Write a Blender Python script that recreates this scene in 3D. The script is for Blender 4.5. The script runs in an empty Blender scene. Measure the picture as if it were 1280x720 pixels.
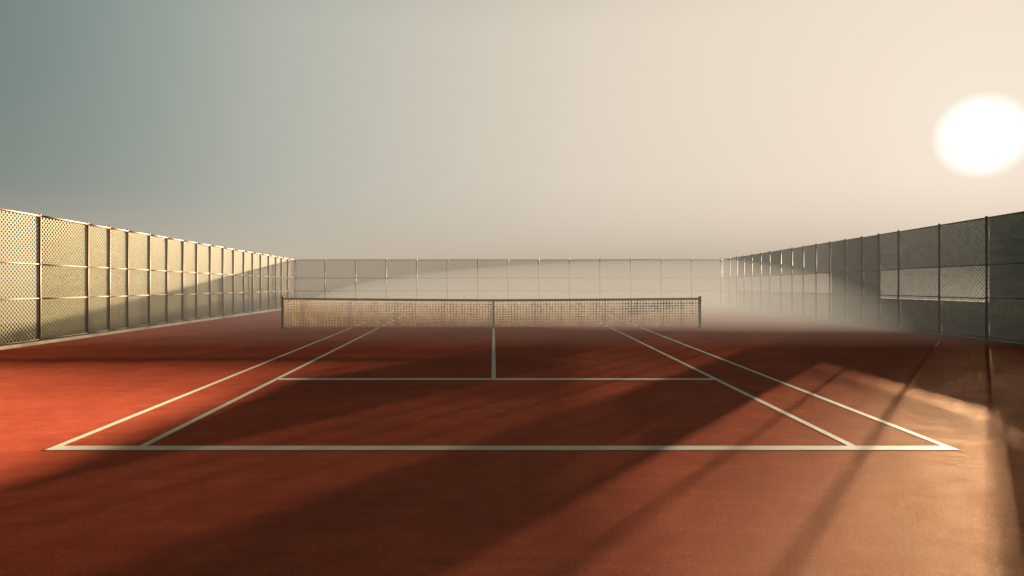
import bpy, bmesh, math, random
from mathutils import Vector, Matrix
random.seed(4)
S = bpy.context.scene
S.view_settings.view_transform = 'Standard'
S.view_settings.look = 'None'
S.view_settings.exposure = 0

F = 853.0; H0 = 2.17; VX = 617.0; HY = 338.0
SUN_AZ = math.radians(35.6); SUN_EL = math.radians(5.4)
DISC_EL = math.radians(9.1)

def lin(r, g, b):
    f = lambda c: (c/255/12.92) if c/255 <= .04045 else ((c/255+.055)/1.055)**2.4
    return (f(r), f(g), f(b), 1)

# ------------------------------------------------------------------ helpers
def coll(obj):
    S.collection.objects.link(obj); return obj
def empty(name, loc=(0, 0, 0)):
    e = bpy.data.objects.new(name, None); e.location = loc; e.empty_display_size = .3
    return coll(e)
def mesh_obj(name, bm, mat, parent=None, smooth=False):
    me = bpy.data.meshes.new(name); bm.to_mesh(me); bm.free()
    if smooth:
        for p in me.polygons: p.use_smooth = True
    o = bpy.data.objects.new(name, me)
    for m in (mat if isinstance(mat, (list, tuple)) else [mat]): me.materials.append(m)
    coll(o)
    if parent: o.parent = parent
    return o
def tube(bm, a, b, r, n=8):
    a = Vector(a); b = Vector(b); d = (b-a).normalized()
    u = d.orthogonal().normalized(); v = d.cross(u)
    ra = []; rb = []
    for i in range(n):
        t = 2*math.pi*i/n; o = (u*math.cos(t)+v*math.sin(t))*r
        ra.append(bm.verts.new(a+o)); rb.append(bm.verts.new(b+o))
    for i in range(n):
        bm.faces.new((ra[i], ra[(i+1) % n], rb[(i+1) % n], rb[i]))
    bm.faces.new(ra[::-1]); bm.faces.new(rb)
def box(bm, lo, hi):
    x0, y0, z0 = lo; x1, y1, z1 = hi
    v = [bm.verts.new(p) for p in ((x0,y0,z0),(x1,y0,z0),(x1,y1,z0),(x0,y1,z0),(x0,y0,z1),(x1,y0,z1),(x1,y1,z1),(x0,y1,z1))]
    for f in ((0,3,2,1),(4,5,6,7),(0,1,5,4),(1,2,6,5),(2,3,7,6),(3,0,4,7)):
        bm.faces.new([v[i] for i in f])
def quad(bm, pts):
    return bm.faces.new([bm.verts.new(p) for p in pts])

class M:
    def __init__(s, name):
        s.m = bpy.data.materials.new(name); s.m.use_nodes = True
        s.t = s.m.node_tree; s.t.nodes.clear()
        s.out = s.n('ShaderNodeOutputMaterial')
    def n(s, typ, **k):
        nd = s.t.nodes.new(typ)
        for a, b in k.items(): setattr(nd, a, b)
        return nd
    def l(s, a, b): s.t.links.new(a, b)
    def math(s, op, a, b=None, clamp=False):
        nd = s.n('ShaderNodeMath', operation=op); nd.use_clamp = clamp
        for i, x in enumerate((a, b)):
            if x is None: continue
            if isinstance(x, (int, float)): nd.inputs[i].default_value = x
            else: s.l(x, nd.inputs[i])
        return nd.outputs[0]
    def noise(s, scale, detail=4, rough=.5, vec=None, coord='Object'):
        nd = s.n('ShaderNodeTexNoise'); nd.inputs['Scale'].default_value = scale
        nd.inputs['Detail'].default_value = detail; nd.inputs['Roughness'].default_value = rough
        if vec is None:
            tc = s.n('ShaderNodeTexCoord'); vec = tc.outputs[coord]
        s.l(vec, nd.inputs['Vector']); return nd.outputs['Fac']
    def ramp(s, fac, stops):
        r = s.n('ShaderNodeValToRGB'); e = r.color_ramp.elements
        while len(e) < len(stops): e.new(.5)
        for i, (p, c) in enumerate(stops):
            e[i].position = p; e[i].color = c
        s.l(fac, r.inputs[0]); return r.outputs[0]

def simple(name, c1, c2, scale, rough=.6, metal=0, bump=.2, bscale=None):
    m = M(name); p = m.n('ShaderNodeBsdfPrincipled')
    m.l(m.ramp(m.noise(scale), [(.3, (*c1, 1)), (.7, (*c2, 1))]), p.inputs['Base Color'])
    p.inputs['Roughness'].default_value = rough; p.inputs['Metallic'].default_value = metal
    b = m.n('ShaderNodeBump'); b.inputs['Strength'].default_value = bump; b.inputs['Distance'].default_value = .01
    m.l(m.noise(bscale or scale*8), b.inputs['Height']); m.l(b.outputs[0], p.inputs['Normal'])
    m.l(p.outputs[0], m.out.inputs[0]); return m.m

def court_mat():
    m = M('red_clay'); p = m.n('ShaderNodeBsdfDiffuse'); gl = m.n('ShaderNodeBsdfGlossy')
    big = m.noise(.35, 5, .6); fine = m.noise(34, 4, .85); mid = m.noise(2.5, 5, .65)
    tcn = m.n('ShaderNodeTexCoord'); mp = m.n('ShaderNodeMapping'); mp.inputs['Scale'].default_value = (.25, 2.2, 1)
    mp.inputs['Rotation'].default_value = (0, 0, .12)
    m.l(tcn.outputs['Object'], mp.inputs[0]); drag = m.noise(3.0, 6, .75, vec=mp.outputs[0])
    mix = m.math('ADD', m.math('ADD', m.math('MULTIPLY', big, .28), m.math('MULTIPLY', drag, .17)),
                 m.math('ADD', m.math('MULTIPLY', mid, .17), m.math('MULTIPLY', fine, .38)))
    m.l(m.ramp(mix, [(.38, (.26, .036, .019, 1)), (.5, (.45, .073, .036, 1)), (.62, (.63, .135, .072, 1))]), p.inputs['Color'])
    gl.inputs['Color'].default_value = (1, .80, .58, 1)
    m.l(m.math('ADD', .46, m.math('MULTIPLY', mid, .18)), gl.inputs['Roughness'])
    hgt = m.math('ADD', m.math('MULTIPLY', m.noise(90, 3, .8), .8), m.math('MULTIPLY', m.noise(36, 4, .7), .4))
    b = m.n('ShaderNodeBump'); b.inputs['Strength'].default_value = .9; b.inputs['Distance'].default_value = .007
    m.l(hgt, b.inputs['Height']); m.l(b.outputs[0], p.inputs['Normal']); m.l(b.outputs[0], gl.inputs['Normal'])
    mx = m.n('ShaderNodeMixShader'); mx.inputs[0].default_value = .046
    m.l(p.outputs[0], mx.inputs[1]); m.l(gl.outputs[0], mx.inputs[2])
    m.l(mx.outputs[0], m.out.inputs[0]); return m.m
def line_mat():
    m = M('line_paint'); p = m.n('ShaderNodeBsdfPrincipled')
    m.l(m.ramp(m.noise(14, 6, .75), [(.28, (.64, .5, .36, 1)), (.42, (.88, .83, .68, 1)), (.7, (.9, .86, .74, 1))]), p.inputs['Base Color'])
    p.inputs['Roughness'].default_value = .7; p.inputs['Specular IOR Level'].default_value = .2
    m.l(p.outputs[0], m.out.inputs[0]); return m.m

def chain_mat(name, col, cell=.12, w=.15):
    m = M(name); uv = m.n('ShaderNodeUVMap'); sp = m.n('ShaderNodeSeparateXYZ'); m.l(uv.outputs[0], sp.inputs[0])
    u, v = sp.outputs[0], sp.outputs[1]
    def fam(e): return m.math('LESS_THAN', m.math('FRACT', m.math('DIVIDE', e, cell)), w)
    a = fam(m.math('ADD', u, m.math('ADD', v, 50))); b = fam(m.math('ADD', m.math('SUBTRACT', u, v), 50))
    fac = m.math('MAXIMUM', a, b)
    p = m.n('ShaderNodeBsdfPrincipled'); p.inputs['Base Color'].default_value = (*col, 1)
    p.inputs['Roughness'].default_value = .6; p.inputs['Specular IOR Level'].default_value = .1
    tr = m.n('ShaderNodeBsdfTransparent'); mx = m.n('ShaderNodeMixShader')
    m.l(fac, mx.inputs[0]); m.l(tr.outputs[0], mx.inputs[1]); m.l(p.outputs[0], mx.inputs[2])
    m.l(mx.outputs[0], m.out.inputs[0]); return m.m
def fabric_mat(name, c1, c2, transl=.3, holes=.1):
    m = M(name)
    tcn = m.n('ShaderNodeTexCoord'); mp = m.n('ShaderNodeMapping'); mp.inputs['Scale'].default_value = (.7, .7, 3.5)
    m.l(tcn.outputs['Object'], mp.inputs[0])
    col = m.ramp(m.noise(1.6, 7, .75, vec=mp.outputs[0]), [(.32, (*c1, 1)), (.68, (*c2, 1))])
    d = m.n('ShaderNodeBsdfDiffuse'); t = m.n('ShaderNodeBsdfTranslucent')
    m.l(col, d.inputs[0]); m.l(col, t.inputs[0])
    mx = m.n('ShaderNodeMixShader'); mx.inputs[0].default_value = transl
    m.l(d.outputs[0], mx.inputs[1]); m.l(t.outputs[0], mx.inputs[2])
    uv = m.n('ShaderNodeUVMap'); sp = m.n('ShaderNodeSeparateXYZ'); m.l(uv.outputs[0], sp.inputs[0])
    def fam(e): return m.math('LESS_THAN', m.math('FRACT', m.math('DIVIDE', m.math('ADD', e, 50), .03)), math.sqrt(holes))
    hole = m.math('MULTIPLY', fam(sp.outputs[0]), fam(sp.outputs[1]))
    tr = m.n('ShaderNodeBsdfTransparent'); m2 = m.n('ShaderNodeMixShader')
    m.l(hole, m2.inputs[0]); m.l(mx.outputs[0], m2.inputs[1]); m.l(tr.outputs[0], m2.inputs[2])
    m.l(m2.outputs[0], m.out.inputs[0]); return m.m

def vol_mat(name, sigma, L):
    m = M(name); a = m.n('ShaderNodeVolumeAbsorption'); a.inputs['Color'].default_value = (0, 0, 0, 1)
    a.inputs['Density'].default_value = sigma
    e = m.n('ShaderNodeEmission'); e.inputs[0].default_value = L; e.inputs[1].default_value = sigma  # self-emission stands in for daylight scattered by the haze
    ad = m.n('ShaderNodeAddShader'); m.l(a.outputs[0], ad.inputs[0]); m.l(e.outputs[0], ad.inputs[1])
    m.l(ad.outputs[0], m.out.inputs['Volume']); return m.m

clay = court_mat(); paint = line_mat()
dirt = simple('dry_dirt', (.10, .07, .045), (.17, .12, .075), .6, .9, bump=.5, bscale=20)
rust = simple('weathered_bronze_steel', (.09, .04, .014), (.14, .066, .022), 4, .6, .1)
dark = simple('dark_steel', (.03, .02, .014), (.06, .04, .028), 4, .5, .2)
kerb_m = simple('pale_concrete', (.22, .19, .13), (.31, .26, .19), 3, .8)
kerb_d = simple('dark_concrete', (.10, .075, .055), (.15, .11, .08), 3, .9)  # darker concrete tone for the right and back kerbs
canvas_m = simple('canvas_band', (.50, .33, .2), (.62, .43, .27), 5, .8)
strap_m = simple('white_strap', (.6, .56, .48), (.75, .7, .6), 9, .8)

# ------------------------------------------------------------------ ground + court
bm = bmesh.new(); quad(bm, [(-900, -300, -.004), (900, -300, -.004), (900, 1500, -.004), (-900, 1500, -.004)])
mesh_obj('ground', bm, dirt)

court = empty('tennis_court')
LA, LB = -15.31, .0966      # left fence  x = LA + LB*y
RA, RB = 16.73, -.0896      # right fence x = RA + RB*y
YB = 39.4; YN = -8.0
bm = bmesh.new(); quad(bm, [(LA+LB*YN, YN, 0), (RA+RB*YN, YN, 0), (RA+RB*YB, YB, 0), (LA+LB*YB, YB, 0)])
mesh_obj('clay_surface', bm, clay, court)
XL, XR, XLi, XRi = -5.37, 5.58, -4.33, 4.43
Y0, Y1, YNET, Y2, Y3 = 8.34, 13.6, 25.7, 32.6, 37.0
z = .004
def rect(bm, x0, x1, y0, y1): quad(bm, [(x0, y0, z), (x1, y0, z), (x1, y1, z), (x0, y1, z)])
bm = bmesh.new(); w = .05
rect(bm, XL-w, XR+w, Y0-.11, Y0+.09)
rect(bm, XLi+w, XRi-w, Y1-.11, Y1+.11)
rect(bm, XL-w, XR+w, Y3-.12, Y3+.12)
rect(bm, XLi+w, XRi-w, Y2-.12, Y2+.12)
for x in (XL, XR, XLi, XRi): rect(bm, x-w, x+w, Y0+.09, Y3-.12)
rect(bm, -.045, .045, Y1+.11, Y2-.12)
mesh_obj('court_lines', bm, paint, court)

# ------------------------------------------------------------------ fences
def height(y): return max(2.6, 3.84-(y-18.9)*(3.84-2.78)/20.5)
R1, R2 = .355, .623
def build_fence(pts, outward, cover, steel, chain, fabric, kerb, rpost=.032):
    """cover: per bay list of (lo, hi, slot) height ratios carrying fabric"""
    root = empty('chain_link_fence', (pts[0][0], pts[0][1], 0))
    off = Vector((-pts[0][0], -pts[0][1], 0))
    P = [Vector((a, b, 0))+off for a, b in pts]; Hs = [height(b) for a, b in pts]
    bp = bmesh.new(); br = bmesh.new(); bc = bmesh.new(); bf = bmesh.new(); bk = bmesh.new()
    uvc = bc.loops.layers.uv.new('UVMap'); uvf = bf.loops.layers.uv.new('UVMap')
    o = Vector(outward); run = 0
    for i, p in enumerate(P):
        tube(bp, p, p+Vector((0, 0, Hs[i]+.03)), rpost, 10)
        bmesh.ops.create_uvsphere(bp, u_segments=8, v_segments=5, radius=rpost*1.2, matrix=Matrix.Translation(p+Vector((0, 0, Hs[i]+.03))))
        for r in (R1, R2, .97):
            c = p+Vector((0, 0, Hs[i]*r)); tube(bp, c-Vector((0, 0, .035)), c+Vector((0, 0, .035)), rpost*1.35, 10)
    for i in range(len(P)-1):
        a, b = P[i], P[i+1]; ha, hb = Hs[i], Hs[i+1]; L = (b-a).length
        for r, rad in ((1, .024), (R1, .018), (R2, .018)):
            sag = random.uniform(-.006, .006)
            tube(br, a+Vector((0, 0, ha*r+sag)), b+Vector((0, 0, hb*r+sag)), rad, 6)
        tube(br, a+Vector((0, 0, .14)), b+Vector((0, 0, .14)), .014, 6)
        f = quad(bc, [a+o*.03+Vector((0, 0, .1)), b+o*.03+Vector((0, 0, .1)), b+o*.03+Vector((0, 0, hb)), a+o*.03+Vector((0, 0, ha))])
        for lp, q in zip(f.loops, ((run, .1), (run+L, .1), (run+L, hb), (run, ha))): lp[uvc].uv = q
        for lo, hi, slot in cover[i]:
            nx, nz = 8, 8; grid = []
            amp = random.uniform(.01, .05); ph = random.uniform(0, 6)
            for iz in range(nz+1):
                row = []
                for ix in range(nx+1):
                    s = ix/nx; t = iz/nz; hh = ha*(1-s)+hb*s
                    zz = .03+(hh*hi-.03)*t if lo == 0 else hh*(lo+(hi-lo)*t)
                    if lo > 0: zz += .008*(1-t)
                    bil = math.sin(math.pi*s)*math.sin(math.pi*t)*amp + .008*math.sin(9*s+ph+4*t)
                    edge = -.008*math.sin(math.pi*s*4)**2 if iz == nz else 0
                    row.append((bf.verts.new(a+(b-a)*s+o*(.085+abs(bil))+Vector((0, 0, zz+edge))), (run+L*s, zz)))
                grid.append(row)
            for iz in range(nz):
                for ix in range(nx):
                    q = [grid[iz][ix], grid[iz][ix+1], grid[iz+1][ix+1], grid[iz+1][ix]]
                    f = bf.faces.new([v[0] for v in q]); f.material_index = slot
                    for lp, v in zip(f.loops, q): lp[uvf].uv = v[1]
        n = o*.07
        v = [bk.verts.new(p) for p in (a-n, b-n, b+n, a+n)]
        v2 = [bk.verts.new(p+Vector((0, 0, .09))) for p in (a-n*.85, b-n*.85, b+n*.85, a+n*.85)]
        bk.faces.new(v2)
        for k in (0, 2): bk.faces.new((v[k], v[(k+1) % 4], v2[(k+1) % 4], v2[k]))
        run += L
    mesh_obj('posts', bp, steel, root, True); mesh_obj('rails', br, steel, root, True)
    mesh_obj('chain_link_mesh', bc, chain, root); mesh_obj('windscreen_fabric', bf, fabric, root, True)
    mesh_obj('concrete_kerb', bk, kerb, root)
    return root

def yl(px): return LA/((px-VX)/F-LB)
def yr(px): return RA/((px-VX)/F-RB)
FULL = [(0, R1, 0), (R1, R2, 0), (R2, 1, 0)]
# left
lp = [50, 110, 137, 160, 187, 209, 229, 246, 263, 279, 292, 305, 316, 326, 336, 345, 352, 360]
ys = [yl(p) for p in lp] + [YB]
ys = [ys[0]-2.0*k for k in range(14, 0, -1)]+ys
pts = [(LA+LB*y, y) for y in ys]
cov = [[(0, R1, 1), (R1, R2, 1), (R2, 1, 1)] if y < 19.5 else FULL for y in ys[:-1]]
gc1, gc2 = (.010, .013, .007), (.030, .034, .017)
build_fence(pts, (-1, 0, 0), cov, rust, chain_mat('galvanised_mesh_gold', (.082, .068, .015), .13, .18),
            [fabric_mat('olive_windscreen', gc1, gc2, .2, .04), fabric_mat('olive_sheer_screen', gc1, gc2, .2, .6)], kerb_m)
# right
rp = [1233, 1174, 1123, 1098, 1077, 1056, 1037, 1020, 1004, 990, 976, 962, 951, 940, 930, 921, 912]
ys = [yr(p) for p in rp] + [YB]
ys = [ys[0]-2.0*k for k in range(14, 0, -1)]+ys
pts = [(RA+RB*y, y) for y in ys]
cov = []  # screen openness per bay is shaped to throw shadow bands and lit patches
for a, b in zip(ys[:-1], ys[1:]):
    y = (a+b)/2
    if y < 20.7 or 25.7 < y < 29.2: cov.append(FULL)
    elif y < 25.7: cov.append([(0, .325, 0), (.325, R2, 3), (R2, 1, 2)])
    elif y < 33.0: cov.append([(0, R1, 4), (R1, R2, 1), (R2, 1, 2)])
    elif y < 37.2: cov.append([(0, R1, 4), (R1, R2, 1), (R2, 1, 0)])
    else: cov.append([(0, R1, 1), (R1, R2, 1), (R2, 1, 1)])
c1, c2 = (.018, .029, .028), (.046, .064, .058)
build_fence(pts, (1, 0, 0), cov, dark, chain_mat('backlit_dark_mesh', (.04, .038, .03), .13, .13),  # backlit darkness of the wires is put into their colour
            [fabric_mat('green_windscreen', c1, c2, .06, .02), fabric_mat('green_sheer_screen', c1, c2, .06, .40),
             fabric_mat('green_medium_screen', c1, c2, .06, .10), fabric_mat('green_open_screen', c1, c2, .06, .27),
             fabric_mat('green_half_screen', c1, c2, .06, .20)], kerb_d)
# back
n = 14; x0 = LA+LB*YB; x1 = RA+RB*YB
pts = [(x0+(x1-x0)*i/n, YB) for i in range(n+1)]
pts[0] = (x0+.09, YB); pts[-1] = (x1-.09, YB)
cov = [[(0, R1, 0), (R1, R2, 0), (R2, 1, 0)] for i in range(n)]
c1, c2 = (.06, .068, .055), (.09, .095, .075)
build_fence(pts, (0, 1, 0), cov, dark, chain_mat('back_mesh', (.10, .09, .07), .13, .12),
            [fabric_mat('grey_sheer_screen', c1, c2, .12, .5)], kerb_d)

# ------------------------------------------------------------------ net
net = empty('tennis_net', (0, YNET, 0))
xl, xr = -7.95, 7.77
def nh(x):
    t = abs(x/7.9); return 1.03+.06*t**1.3
bm = bmesh.new()
for x in (xl, xr):
    tube(bm, (x, 0, 0), (x, 0, 1.16), .05, 14)
    tube(bm, (x, 0, 1.16), (x, 0, 1.19), .06, 14)
    tube(bm, (x, 0, 0), (x, 0, .03), .1, 14)
    tube(bm, (x, -.09, .75), (x, .02, .75), .02, 8)
mesh_obj('net_posts', bm, dark, net, True)
mnet = M('net_cord'); d = mnet.n('ShaderNodeBsdfDiffuse'); t = mnet.n('ShaderNodeBsdfTranslucent')
c = mnet.ramp(mnet.noise(3, 5, .7), [(.35, (.64, .50, .28, 1)), (.65, (.88, .72, .46, 1))])
mnet.l(c, d.inputs[0]); mnet.l(c, t.inputs[0]); mx = mnet.n('ShaderNodeMixShader'); mx.inputs[0].default_value = .3
mnet.l(d.outputs[0], mx.inputs[1]); mnet.l(t.outputs[0], mx.inputs[2]); mnet.l(mx.outputs[0], mnet.out.inputs[0])
bm = bmesh.new(); cell = .11; N = int((xr-xl-.1)/cell)
cols = [xl+.05+i*cell for i in range(N+1)]
def strip(bm, a, b, w, vert):
    a = Vector(a); b = Vector(b); o = Vector((w/2, 0, 0)) if vert else Vector((0, 0, w/2))
    quad(bm, [a-o, a+o, b+o, b-o] if vert else [a-o, b-o, b+o, a+o])
for i, x in enumerate(cols):
    jx = random.uniform(-.01, .01)
    strip(bm, (x+jx, 0, .04), (x, 0, nh(x)-.03), random.choice((.028, .038, .052)), True)
for k in range(10):
    for i in range(N):
        za = .05+(nh(cols[i])-.1)*k/10; zb = .05+(nh(cols[i+1])-.1)*k/10
        strip(bm, (cols[i], .003, za), (cols[i+1], .003, zb), random.choice((.024, .034, .052)), False)
mesh_obj('net_mesh', bm, mnet.m, net)
bm = bmesh.new()
for i in range(60):
    xa = xl+.05+(xr-xl-.1)*i/60; xb = xl+.05+(xr-xl-.1)*(i+1)/60
    lo, hi = -.03, .055
    for y in (-.02, .02):
        quad(bm, [(xa, y, nh(xa)+lo), (xb, y, nh(xb)+lo), (xb, y, nh(xb)+hi), (xa, y, nh(xa)+hi)])
    quad(bm, [(xa, -.02, nh(xa)+hi), (xb, -.02, nh(xb)+hi), (xb, .02, nh(xb)+hi), (xa, .02, nh(xa)+hi)])
    quad(bm, [(xa, -.012, .012), (xb, -.012, .012), (xb, -.012, .06), (xa, -.012, .06)])
mesh_obj('top_band', bm, canvas_m, net)
bm = bmesh.new(); box(bm, (-.04, -.035, .0), (.04, -.025, nh(0)+.06)); box(bm, (-.07, -.05, .006), (.07, .05, .02))
mesh_obj('centre_strap', bm, strap_m, net)

# ------------------------------------------------------------------ mist
fog = bmesh.new(); box(fog, (-140, 19, -.5), (160, 260, 4.6))
mesh_obj('fog_bank', fog, vol_mat('fog', .017, lin(193, 178, 158)))
def mist(loc, rad, sigma, L):
    bm = bmesh.new(); bmesh.ops.create_icosphere(bm, subdivisions=5, radius=1)
    for v in bm.verts: v.co = Vector((v.co.x*rad[0], v.co.y*rad[1], v.co.z*rad[2]))
    o = mesh_obj('mist', bm, vol_mat('glowing_mist', sigma, L)); o.location = loc
mist((12, 42, .1), (23, 18.5, 2.75), .065, lin(228, 209, 182))  # brighter emission imitates sun-lit mist at the far right

# ------------------------------------------------------------------ world
W = bpy.data.worlds.new('World'); S.world = W; W.use_nodes = True
t = W.node_tree; t.nodes.clear()
def N_(typ, **k):
    nd = t.nodes.new(typ)
    for a, b in k.items(): setattr(nd, a, b)
    return nd
def mt(op, a, b=None, clamp=False):
    nd = N_('ShaderNodeMath', operation=op); nd.use_clamp = clamp
    for i, x in enumerate((a, b)):
        if x is None: continue
        if isinstance(x, (int, float)): nd.inputs[i].default_value = x
        else: t.links.new(x, nd.inputs[i])
    return nd.outputs[0]
sd = Vector((math.sin(SUN_AZ)*math.cos(DISC_EL), math.cos(SUN_AZ)*math.cos(DISC_EL), math.sin(DISC_EL)))
tc = N_('ShaderNodeTexCoord')
nv = N_('ShaderNodeVectorMath', operation='NORMALIZE'); t.links.new(tc.outputs['Generated'], nv.inputs[0])
dt = N_('ShaderNodeVectorMath', operation='DOT_PRODUCT'); t.links.new(nv.outputs[0], dt.inputs[0]); dt.inputs[1].default_value = sd
ang = mt('MULTIPLY', mt('ARCCOSINE', mt('MINIMUM', dt.outputs['Value'], .9999999)), 180/math.pi)
r = N_('ShaderNodeValToRGB')
stops = [(0, (254, 240, 224)), (8, (244, 228, 208)), (21, (235, 220, 200)), (34, (219, 208, 192)), (53, (174, 180, 170)),
         (66, (124, 142, 136)), (80, (80, 102, 100)), (130, (50, 64, 66)), (180, (44, 54, 58))]
r.color_ramp.interpolation = 'B_SPLINE'
e = r.color_ramp.elements
while len(e) < len(stops): e.new(.5)
for i, (a, c) in enumerate(stops): e[i].position = a/180; e[i].color = lin(*c)
t.links.new(mt('DIVIDE', ang, 180), r.inputs[0])
sp = N_('ShaderNodeSeparateXYZ'); t.links.new(nv.outputs[0], sp.inputs[0])
zc = mt('MAXIMUM', sp.outputs[2], 0)
hz = mt('MULTIPLY', mt('POWER', 2.718, mt('MULTIPLY', zc, -9)), .5)
mx = N_('ShaderNodeMix', data_type='RGBA'); t.links.new(hz, mx.inputs[0]); t.links.new(r.outputs[0], mx.inputs[6]); mx.inputs[7].default_value = lin(200, 184, 167)
mr = N_('ShaderNodeMapRange'); mr.interpolation_type = 'SMOOTHSTEP'
t.links.new(zc, mr.inputs[0]); mr.inputs[1].default_value = .32; mr.inputs[2].default_value = .65; mr.inputs[3].default_value = 1; mr.inputs[4].default_value = .07
vm = N_('ShaderNodeVectorMath', operation='SCALE'); t.links.new(mx.outputs[2], vm.inputs[0]); t.links.new(mr.outputs[0], vm.inputs[3])
md = N_('ShaderNodeMapRange'); md.interpolation_type = 'SMOOTHSTEP'
t.links.new(ang, md.inputs[0]); md.inputs[1].default_value = 3.1; md.inputs[2].default_value = 1.8; md.inputs[3].default_value = 0; md.inputs[4].default_value = 1
dc = N_('ShaderNodeVectorMath', operation='SCALE'); dc.inputs[0].default_value = (.4, .4, .42); t.links.new(md.outputs[0], dc.inputs[3])
ad = N_('ShaderNodeVectorMath', operation='ADD'); t.links.new(vm.outputs[0], ad.inputs[0]); t.links.new(dc.outputs[0], ad.inputs[1])
b1 = N_('ShaderNodeBackground'); t.links.new(ad.outputs[0], b1.inputs[0]); b1.inputs[1].default_value = .98
sky = N_('ShaderNodeTexSky', sky_type='NISHITA'); sky.sun_disc = False; sky.sun_elevation = SUN_EL; sky.sun_rotation = SUN_AZ
b2 = N_('ShaderNodeBackground'); t.links.new(sky.outputs[0], b2.inputs[0]); b2.inputs[1].default_value = .001
s_ = N_('ShaderNodeAddShader'); t.links.new(b1.outputs[0], s_.inputs[0]); t.links.new(b2.outputs[0], s_.inputs[1])
wo = N_('ShaderNodeOutputWorld'); t.links.new(s_.outputs[0], wo.inputs[0])

# ------------------------------------------------------------------ sun
L = bpy.data.lights.new('sun', 'SUN'); L.energy = 88; L.angle = math.radians(.6); L.color = (1, .77, .52)
so = coll(bpy.data.objects.new('sun', L))
ld = Vector((math.sin(SUN_AZ)*math.cos(SUN_EL), math.cos(SUN_AZ)*math.cos(SUN_EL), math.sin(SUN_EL)))
so.rotation_euler = ld.to_track_quat('Z', 'Y').to_euler(); so.location = ld*50

# ------------------------------------------------------------------ camera
cd = bpy.data.cameras.new('camera'); cd.sensor_width = 36; cd.lens = 36*F/1280
cd.shift_x = (640-VX)/1280; cd.shift_y = -(360-HY)/1280; cd.clip_end = 5000; cd.clip_start = .05
co = coll(bpy.data.objects.new('camera', cd)); co.location = (0, 0, H0); co.rotation_euler = (math.radians(90), 0, 0)
S.camera = co
